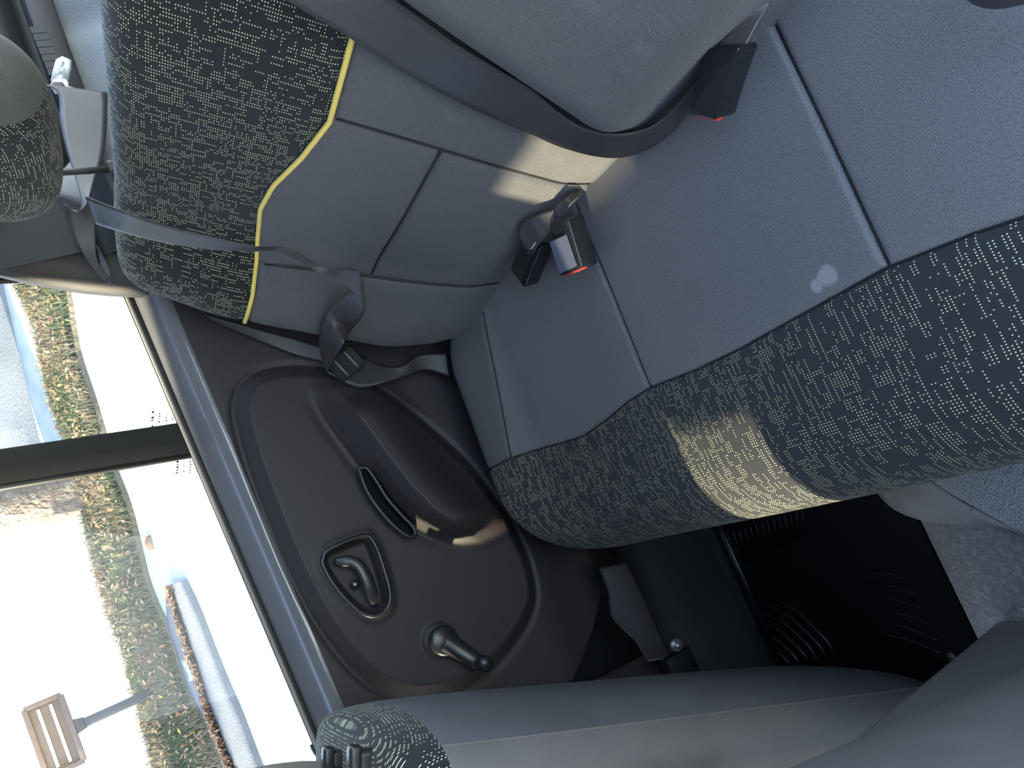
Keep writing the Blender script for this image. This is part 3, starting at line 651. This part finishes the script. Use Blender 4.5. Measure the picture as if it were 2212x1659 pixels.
A = [ax((712, 775), .668), ax((770, 765), .668), ax((830, 790), .665), ax((870, 790), .662), ax((905, 768), .66), ax((965, 762), .655)]
B = [ax((705, 805), .668), ax((775, 838), .668), ax((835, 826), .665), ax((880, 812), .668), ax((920, 800), .67), ax((972, 815), .665)]
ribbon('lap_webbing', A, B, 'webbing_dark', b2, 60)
A = [ax((440, 680), .69), ax((560, 712), .692), ax((640, 732), .692), ax((700, 752), .69)]
B = [ax((470, 698), .70), ax((565, 738), .702), ax((640, 768), .70), ax((715, 785), .695)]
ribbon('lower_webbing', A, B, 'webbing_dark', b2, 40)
b3 = empty('seat_belt', tuple(ax((170, 330), .60)), 'twisted belt webbing behind the backrest by the rear pillar', 'seat belt')
A = [ax((80, 180), .58), ax((122, 196), .575), ax((130, 260), .57), ax((143, 320), .565), ax((163, 385), .56), ax((177, 440), .555), ax((168, 458), .56), ax((152, 452), .57)]
B = [ax((235, 200), .575), ax((233, 205), .57), ax((230, 290), .565), ax((222, 340), .56), ax((203, 395), .555), ax((188, 440), .55), ax((176, 455), .556), ax((164, 456), .568)]
ribbon('webbing', A, B, 'webbing', b3, 60)
A = [ax((160, 340), .60), ax((124, 382), .59), ax((108, 414), .585), ax((128, 436), .59), ax((147, 455), .60), ax((152, 485), .61), ax((165, 522), .62), ax((188, 562), .635), ax((212, 594), .65), ax((230, 610), .66)]
B = [ax((185, 350), .595), ax((176, 385), .58), ax((183, 428), .575), ax((180, 448), .58), ax((192, 436), .59), ax((206, 470), .60), ax((207, 510), .615), ax((209, 556), .63), ax((224, 585), .645), ax((238, 600), .655)]
ribbon('webbing', A, B, 'webbing', b3, 80)
A = [ax((209, 530), .66), ax((214, 556), .66), ax((222, 590), .66), ax((232, 612), .66)]
B = [ax((211, 532), .655), ax((230, 566), .655), ax((238, 590), .655), ax((240, 612), .655)]
ribbon('return_webbing', A, B, 'webbing', b3, 20)
# tongue hanging on the load-bay side, whitened to look strongly lit
bt = empty('seat_belt_tongue', tuple(ax((130, 160), .59)), 'metal belt tongue hanging above the load bay, whitened for strong light', 'belt tongue')
tz = .60
outl = [(112, 192), (118, 172), (124, 140), (130, 127), (146, 125), (151, 132), (148, 155), (143, 168), (150, 175), (148, 188), (163, 192), (150, 196)]
fq = frame((-.8, .55, .2), ax((112, 192), tz)-ax((146, 125), tz))
def to_fr(P, o, f): return [(float(np.dot(p-o, f[0])), float(np.dot(p-o, f[1]))) for p in P]
def px_plane(p, o, n): r = ray(*p); return CAM+r*(np.dot(o-CAM, n)/np.dot(r, n))
o_ = ax((132, 160), tz); OUT = [px_plane(p, o_, fq[2]) for p in outl]
bm = bmesh.new()
hole1 = [(127, 146), (131, 137), (142, 137), (139, 146)]; hole2 = [(122, 163), (126, 155), (137, 155), (135, 163)]
def strip(name, pts, w_, par): return tube(name, [px_plane(p, o_, fq[2]) for p in pts], w_, 'overlit_metal', par, 8, flat=(.45, 1), up=fq[2])
strip('tongue_plate', [(118, 178), (124, 152), (129, 134), (137, 130), (146, 132), (145, 146), (139, 172)], .0058, bt)
strip('tongue_bar', [(125, 151), (143, 151)], .0055, bt)
strip('tongue_bar', [(120, 168), (140, 169)], .0062, bt)
solid('tongue_base', to_fr([px_plane(p, o_, fq[2]) for p in [(108, 184), (116, 170), (142, 170), (149, 178), (148, 186), (163, 190), (150, 196), (112, 194)]], o_, fq), .006, o_-fq[2]*.003, fq, 'overlit_metal', bt, .0015)
ribbon('webbing', [ax((112, 178), .605), ax((113, 192), .603), ax((118, 205), .60)], [ax((134, 178), .605), ax((146, 192), .603), ax((160, 205), .60)], 'webbing', bt, 10)

# ------------------------------------------------------------------ belt buckles on the cushion
def buckle(name, label, top_px, zt, thick, red_px, mt='plastic_gloss', tilt=(0, 0, 1), bev=.004):
    o_ = az(top_px[0], zt); n = np.array(tilt, float); n /= np.linalg.norm(n)
    P = [px_plane(p, o_, n) for p in top_px]; c = np.mean(P, 0)
    f = frame(n, (1, 0, 0)); o = empty(name, tuple(c-n*thick), label, 'buckle', 'buckles on the rear seat cushion')
    solid('body', to_fr(P, c, f), thick, c-n*thick, f, mt, o, bev, 4)
    if red_px:
        Q = [px_plane(p, o_, n) for p in red_px]; d = Q[1]-Q[0]; L_ = np.linalg.norm(d); fw = np.cross(d/L_, n)
        if fw[1] < 0: fw = -fw
        solid('press_button', [(0, -.004), (L_, -.004), (L_, .0022), (0, .0022)], thick*.28, Q[0]-n*thick*.42, np.array([d/L_, fw, n]), 'red_plastic', o, .0012)
    return o, c, n
k1, c1, n1 = buckle('belt_buckle', 'black buckle with red button nearest the camera', [(1487, 249), (1491, 232), (1514, 130), (1530, 106), (1550, 98), (1592, 98), (1597, 106), (1572, 175), (1549, 254), (1540, 260)], .402, .030, [(1490, 250), (1545, 259)], tilt=(-.1, .12, 1))
ribbon('webbing', [az((1548, 100), .390), az((1590, 55), .382), az((1640, 5), .372)], [az((1606, 112), .382), az((1635, 55), .374), az((1668, 0), .362)], 'webbing', k1, 14)
k2, c2, n2 = buckle('belt_buckle', 'black buckle with pale sticker and red button, beside the smaller buckle', [(1186, 484), (1220, 467), (1226, 476), (1256, 577), (1252, 581), (1210, 597), (1206, 592)], .392, .026, [(1213, 596), (1253, 579)])
mat('sticker', (.10, .115, .165), .4)
st = [px_plane(p, az((1186, 484), .3935), np.array([0, 0, 1.])) for p in [(1188, 523), (1224, 507), (1247, 574), (1210, 592)]]
solid('sticker', to_fr(st, st[0], np.eye(3)), .0008, st[0], np.eye(3), 'sticker', k2)
ribbon('webbing', [az((1194, 474), .383), az((1199, 452), .385), az((1220, 428), .380), az((1243, 408), .362)], [az((1222, 466), .383), az((1231, 445), .380), az((1247, 428), .372), az((1256, 412), .358)], 'webbing', k2, 20)
k3, c3, n3 = buckle('belt_buckle', 'small dark buckle with embossed lettering, lying closest to the door', [(1102, 582), (1112, 548), (1126, 528), (1166, 529), (1170, 534), (1136, 618), (1131, 621)], .386, .022, None)
V = []; F = []
rr = random.Random(3)
for k_ in range(7):
    p = px_plane((1118+k_*2.2+(k_ % 2)*5, 562+k_*4.2), az((1102, 582), .3866), np.array([0, 0, 1.])); i0 = len(V)
    for a_, b_ in ((-.0022, -.0006), (.0022, -.0006), (.0022, .0006), (-.0022, .0006)): V.append(p+np.array([a_, b_, 0]))
    F.append((i0, i0+1, i0+2, i0+3))
pyd('embossing', V, F, 'plastic', k3)
ribbon('webbing', [az((1197, 452), .385), az((1152, 467), .402), az((1123, 483), .402), az((1122, 512), .398), az((1140, 543), .388)], [az((1200, 498), .385), az((1184, 505), .39), az((1174, 517), .394), az((1166, 527), .392), az((1154, 543), .388)], 'webbing', k3, 26)
tube('tongue_edge', [az((1144, 546), .390), az((1160, 524), .391)], .0025, 'chrome', k3, 8, flat=(1.6, .5))
b4 = empty('seat_belt', tuple(az((2150, 0), .36)), 'loop of pale webbing lying on the near seat cushion', 'seat belt')
ribbon('webbing', [az((2060, -40), .352), az((2092, 0), .352), az((2120, 13), .354), az((2150, 17), .356), az((2190, 12), .358), az((2240, 0), .36)], [az((2110, -50), .39), az((2130, -30), .392), az((2150, -24), .392), az((2180, -24), .392), az((2210, -30), .39), az((2260, -45), .388)], 'webbing', b4, 30)

# ------------------------------------------------------------------ footwell: mat, tunnel cover
ZM = .022
fm = empty('floor_mat', (.36, .3, .006), 'black ribbed rubber mat in the right rear footwell', 'floor mat')
solid('mat_base', rrect(.43, .74, .03), .014, np.array([.365, .33, .006]), np.eye(3), 'rubber', fm, .004)
for nm, pts in (('mat_rim', [(.155, -.02, ZM), (.155, .66, ZM)]), ('mat_rim', [(.572, -.02, ZM), (.572, .66, ZM)])):
    tube(nm, pts, .010, 'rubber', fm, 10, flat=(.8, 1))
a0 = np.array([(1635, 1279), (1675, 1294), (1712, 1312), (1752, 1349), (1789, 1389), (1809, 1424)], float)
a6 = np.array([(1635, 1406), (1645, 1407), (1655, 1411), (1665, 1418), (1674, 1426), (1684, 1436)], float)
for i in range(7): tube('rib', [az(tuple(p), ZM-.0015) for p in a0+(a6-a0)*i/6], [.0008, .0032, .0035, .0035, .0035], 'rubber', fm, 8, ns=20)
for (p, q) in [((1877, 1261), (1973, 1281)), ((1888, 1290), (1987, 1312)), ((1899, 1318), (2006, 1347)), ((1903, 1345), (2024, 1382)), ((1896, 1366), (2031, 1411)), ((1881, 1235), (1951, 1250))]:
    p, q = np.array(p), np.array(q); mid = (p+q)/2+np.array([6, -4]); tube('rib', [az(tuple(x), ZM-.0015) for x in (p-(q-p)*.1, mid, q)], [.0008, .003, .003, .001], 'rubber', fm, 8, ns=12)
for i in range(16): tube('fine_rib', [az((1535+i*13, 1130-i*3), ZM-.001), az((1575+i*11, 1235-i*5), ZM-.001)], .0016, 'rubber', fm, 6)
tc_ = empty('tunnel_cover', (.03, .2, .15), 'smooth grey vinyl cover curving over the carpeted tunnel', 'console cover')
low = [(1893, 1030), (1893, 1048), (1902, 1070), (1935, 1100), (1985, 1120), (2045, 1134), (2100, 1141), (2160, 1139), (2215, 1150), (2270, 1170)]
upp = [(1960, 985), (1985, 1020), (2020, 1043), (2055, 1068), (2090, 1090), (2125, 1108), (2155, 1124), (2180, 1136), (2220, 1155), (2275, 1180)]
n_ = 40; lo_ = spline([(*p, 0) for p in low], n_)[:, :2]; up_ = spline([(*p, 0) for p in upp], n_)[:, :2]
P = np.array([[az(tuple(lo_[i]*(1-t)+up_[i]*t), .150+.018*math.sin(min(t*1.15, 1)*math.pi/2)) for t in np.linspace(0, 1, 10)] for i in range(n_)])
edge = P[:, :1]+np.array([.012, .004, -.03]); P = np.concatenate([edge, P], 1)
grid('cover_skin', P, 'vinyl_grey', tc_, thick=.003)
for px_ in (2104, 2134, 2148): tube('cover_joint', [az((px_, 1141), .154), az((px_-4, 1120), .165), az((px_-6, 1100), .1695)], .0008, 'seal', tc_, 6)
tl = empty('tunnel_lit_patch', (-.05, .2, .16), 'lit speckled carpet on the tunnel top, brightness put into its colour', 'carpet')
pl = [(1940, 975), (1985, 1020), (2055, 1068), (2125, 1108), (2180, 1137), (2222, 1157), (2300, 1200), (2420, 1180), (2420, 900), (2212, 905), (2050, 940)]
T_ = [az(p, .1695) for p in pl]; solid('lit_carpet_pad', to_fr(T_, T_[0], np.eye(3)), .008, T_[0]-np.array([0, 0, .006]), np.eye(3), 'carpet_lit_top', tl, .003)  # paler copy of the tunnel carpet, standing for its lit top
rl = az((2085, 1388), .09)
tube('rail_end', [rl+np.array([.03*math.cos(a), .012+.02*math.sin(a), .0]) for a in np.linspace(0, math.pi, 10)], .006, 'plastic_smooth', ps, 8)

# ------------------------------------------------------------------ outside: a street bank rising away from the car
SN = np.array([-GS, 0, 1]); SN /= np.linalg.norm(SN)
def up_(P, h): return np.asarray(P)+SN*h
gr = empty('ground', (3, 0, -.35), 'sunlit pale road beside and beyond the car', kind='structure')
P = np.array([[(x, y, gz(x)) for x in (-14, -4, 1.6, 3, 5, 8, 12, 20, 40)] for y in np.linspace(-30, 40, 30)])
grid('road_surface', P, 'road', gr)
gl = [(40, 560), (52, 620), (90, 700), (108, 800), (132, 880), (160, 960), (186, 1060), (208, 1180), (242, 1300), (285, 1420), (305, 1500), (332, 1600), (352, 1680), (420, 1900)]
grr = [(135, 560), (152, 620), (176, 760), (215, 880), (250, 1000), (285, 1090), (308, 1180), (325, 1250), (348, 1310), (371, 1355), (385, 1394), (399, 1443), (415, 1485), (432, 1522), (450, 1552), (468, 1590), (482, 1640), (500, 1700), (560, 1900)]
def pl_poly(name, left, right, h, mt, parent, n=60, thick=.05, obj=True):
    a = spline([ag(p) for p in left], n); b = spline([ag(p) for p in right], n); t = np.linspace(0, 1, 5)[None, :, None]
    P = up_(a[:, None]*(1-t)+b[:, None]*t, h)
    skirt = lambda e: e-SN*thick
    P = np.concatenate([skirt(P[:, :1]), P, skirt(P[:, -1:])], 1)
    return grid(name, P, mt, parent), a, b
verge = empty('verge', tuple(ag((300, 1300))), 'leaf-strewn grass verge outside the window', kind='structure')
_, ga, gb = pl_poly('verge_soil', gl, grr, .03, 'soil', verge)
V = []; F = []; V2 = []; F2 = []
for i in range(26000):
    s = rng.random(); t = rng.random(); k_ = s*(len(ga)-1); j = int(k_); f_ = k_-j
    a = ga[j]*(1-f_)+ga[min(j+1, len(ga)-1)]*f_; b = gb[j]*(1-f_)+gb[min(j+1, len(gb)-1)]*f_
    p = up_(a*(1-t)+b*t, .03); an = rng.random()*6.28; hgt = rng.uniform(.03, .075); wd = rng.uniform(.003, .006)
    dx = np.array([math.cos(an), math.sin(an), 0])*wd; tip = np.array([rng.normal()*.02, rng.normal()*.02, hgt])
    patchy = math.sin(p[0]*7)*math.sin(p[1]*5.3+1)+rng.normal()*.5
    (VV, FF) = (V, F) if patchy > .1 else (V2, F2)
    i0 = len(VV); VV += [p-dx, p+dx, p+tip]; FF.append((i0, i0+1, i0+2))
g1 = pyd('grass', V, F, 'grass_green'); tag(g1, 'short green grass growing on the verge outside', 'grass', kind='stuff')
g2 = pyd('dry_grass', V2, F2, 'grass_dry'); tag(g2, 'dry brown grass and thatch between the green tufts', 'grass', kind='stuff')
def leaf_mesh(V, F, p, size, nrm=SN):
    an = rng.random()*6.28; ti = rng.normal(size=3)*.35; n = nrm+ti; n /= np.linalg.norm(n); x = np.cross(n, [math.cos(an), math.sin(an), .1]); x /= np.linalg.norm(x); y = np.cross(n, x); i0 = len(V)
    V += [p+x*size, p+y*size*.45+n*size*.15, p-x*size, p-y*size*.45+n*size*.12]; F.append((i0, i0+1, i0+2, i0+3))
LV = {'leaf_dry': ([], []), 'leaf_tan': ([], []), 'leaf_yellow': ([], [])}
for i in range(1500):
    s = rng.random(); t = rng.random(); k_ = s*(len(ga)-1); j = int(k_); f_ = k_-j
    a = ga[j]*(1-f_)+ga[min(j+1, len(ga)-1)]*f_; b = gb[j]*(1-f_)+gb[min(j+1, len(gb)-1)]*f_
    mt = rng.choice(['leaf_dry', 'leaf_tan', 'leaf_yellow'], p=[.5, .45, .05]); leaf_mesh(*LV[mt], up_(a*(1-t)+b*t, .075), rng.uniform(.012, .028))
gut = [(379, 1260), (396, 1319), (410, 1360), (423, 1402), (437, 1438), (448, 1474), (459, 1513), (473, 1549), (487, 1587), (498, 1615), (515, 1654), (535, 1710), (590, 1860)]
gp_ = spline([ag(p) for p in gut], 80)
for i in range(2600):
    k_ = rng.random()*79; j = int(k_); p = gp_[j]+(gp_[min(j+1, 79)]-gp_[j])*(k_-j); p = up_(p+np.array([rng.normal()*.020, 0, rng.normal()*.020*GS]), .042+rng.random()*.02)
    mt = rng.choice(['leaf_dry', 'leaf_tan'], p=[.6, .4]); leaf_mesh(*LV[mt], p, rng.uniform(.01, .022))
for mt, nm, lb in (('leaf_dry', 'fallen_leaves', 'fallen rust brown leaves in the gutter and on the grass'), ('leaf_tan', 'fallen_leaves', 'fallen tan leaves in the gutter and on the grass'), ('leaf_yellow', 'fallen_leaves', 'few fallen yellow leaves on the grass')):
    tag(pyd(nm, *LV[mt], mt), lb, 'leaves', kind='stuff')
kerb = empty('kerb', tuple(ag((450, 1450))), 'concrete kerb and gutter along the verge, shade toned into the colour', kind='structure')
kl = [(366, 1285), (371, 1350), (385, 1394), (399, 1443), (415, 1485), (432, 1522), (450, 1552), (468, 1590), (482, 1640), (500, 1700), (560, 1900)]
km = gut[:-1]+[(600, 1880)]
kr = [(404, 1250), (435, 1316), (465, 1394), (495, 1468), (526, 1540), (565, 1643), (590, 1705), (660, 1880)]
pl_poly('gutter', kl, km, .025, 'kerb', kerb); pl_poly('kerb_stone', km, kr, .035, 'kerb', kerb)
pave = empty('pavement', tuple(ag((200, 1300))), 'pale concrete pavement edge beyond the grass', kind='structure')
pl_poly('pavement_slab', [(12, 560), (30, 640), (58, 760), (85, 880), (118, 1000), (165, 1130), (205, 1260), (250, 1400), (285, 1500), (310, 1600), (335, 1680), (395, 1900)], gl[:-1]+[(418, 1900)], .05, 'concrete', pave)
yard = empty('side_road', tuple(ag((30, 800))), 'asphalt beyond the pavement, dappled shade mixed into its colour', kind='structure')
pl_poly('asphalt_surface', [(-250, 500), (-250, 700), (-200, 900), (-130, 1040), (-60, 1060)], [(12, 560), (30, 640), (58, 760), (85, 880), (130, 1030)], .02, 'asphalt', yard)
# tree on the verge
tp = ag((172, 1052)); tr = empty('tree', tuple(tp), 'rough grey-brown tree trunk standing at the edge of the verge', 'tree')
rt = np.linalg.norm(tp-CAM)*33/FPX
tube('trunk', [tp+np.array([.0, 0, -.05]), tp+np.array([.0, 0, .12]), tp+np.array([.02, -.03, .5]), tp+np.array([.0, -.03, 1.5]), tp+np.array([.05, 0, 3.0])], [rt*1.7, rt*1.15, rt, rt*.9, rt*.6], 'bark', tr, 20, ns=40)
V = []; F = []
cc = tp+np.array([.2, -.1, 3.6])
for i in range(5200):
    d = rng.normal(size=3); d /= np.linalg.norm(d); r = rng.random()**.4
    leaf_mesh(V, F, cc+d*r*np.array([1.5, 1.7, .9]), rng.uniform(.05, .11))
pyd('crown', V, F, 'crown_green', tr)['kind'] = 'stuff'
# second tree, out of frame: added, its crown shaped to shade the kerb
SHC = ag((440, 1620))+SUNDIR*5.0
t2 = empty('tree', (SHC[0]+.2, SHC[1]+.9, gz(SHC[0])), 'unseen leafy tree added in front of the car to shade the kerb', 'tree')
tube('trunk', [(SHC[0]+.2, SHC[1]+.9, gz(SHC[0])-.05), tuple(SHC)], [.12, .06], 'bark', t2, 12, ns=8)
V = []; F = []
for i in range(7000):
    d = rng.normal(size=3); d /= np.linalg.norm(d); r = rng.random()**.4
    leaf_mesh(V, F, SHC+d*r*np.array([.42, 1.35, .20]), rng.uniform(.05, .10), np.array(SUNDIR))
pyd('crown', V, F, 'crown_green', t2)['kind'] = 'stuff'
# slatted box on a post
pb = ag((343, 1489)); D_ = np.linalg.norm(pb-CAM); po = empty('post_box', tuple(pb), 'brown slatted box with bright gaps painted white on a dark post', 'sign')
def vert(p):      # height on the vertical line above the post foot, through a pixel
    r = ray(*p); t = ((pb-CAM)[0]*r[0]+(pb-CAM)[1]*r[1])/(r[0]**2+r[1]**2); return (CAM+t*r)
h1 = vert((170, 1566))[2]; 
box('post', (pb[0]-.028, pb[1]-.028, pb[2]-.05), (pb[0]+.028, pb[1]+.028, h1+.01), 'post_metal', po, .003)
nx = np.array([CAM[0]-pb[0], CAM[1]-pb[1], 0]); nx /= np.linalg.norm(nx); o_ = pb+nx*.03
C4 = [px_plane(p, o_, nx) for p in [(52, 1536), (130, 1500), (183, 1642), (103, 1680)]]
ex = C4[3]-C4[0]; ey = C4[1]-C4[0]; f = frame(nx, ex); Wd = abs(np.dot(C4[2]-C4[1], f[0])); Ht = abs(np.dot(C4[1]-C4[0], f[1]))
cb = np.mean(C4, 0); fz = np.array([f[0], [0, 0, 1.], nx])
solid('box_back', rrect(Wd, Ht, .01), .05, cb-nx*.06, fz, 'brown_wood', po, .004)
for sx, sy, w_, h_ in ((0, Ht/2, Wd, .03), (0, -Ht/2, Wd, .03), (Wd/2, 0, .03, Ht), (-Wd/2, 0, .03, Ht)):
    solid('box_rim', rrect(w_, h_, .006), .04, cb-nx*.02+fz[0]*sx+fz[1]*sy, fz, 'brown_wood', po, .004)
for sy in (Ht*.17, -Ht*.17): solid('white_gap', rrect(Wd*.86, .018, .005), .016, cb-nx*.012+fz[1]*sy, fz, 'white_gap_fill', po, .002)  # white solids stand for bright ground seen through the gaps
solid('post_cap', [(-.05, 0), (.05, 0), (.035, -.07), (-.035, -.07)], .07, np.array([pb[0], pb[1], cb[2]-Ht/2-.0])-nx*.035, np.array([fz[0], [0, 0, 1.], nx]), 'post_metal', po, .005)
# loose bits
dl = ag((328, 1172)); V = []; F = []
P = np.array([[up_(dl, .02+.012*math.cos(v*2)+.008*math.cos(u*3))+np.array([u*.028*(1-.7*v*v), v*.045, u*.01]) for u in np.linspace(-1, 1, 7)] for v in np.linspace(-1, 1, 9)])
tag(grid('dry_leaf', P, 'leaf_dry', thick=.002), 'single curled brown leaf lying on the bright road', 'leaf')
sc_ = ag((424, 1440)); P = np.array([[up_(sc_, .05+.006*math.sin(u*4+v*3))+np.array([u*.035+.02*v, v*.065, u*.012]) for u in np.linspace(-1, 1, 7)] for v in np.linspace(-1, 1, 9)])
tag(grid('paper_scrap', P, 'scrap', thick=.002), 'crumpled pale green scrap lying in the gutter', 'litter')
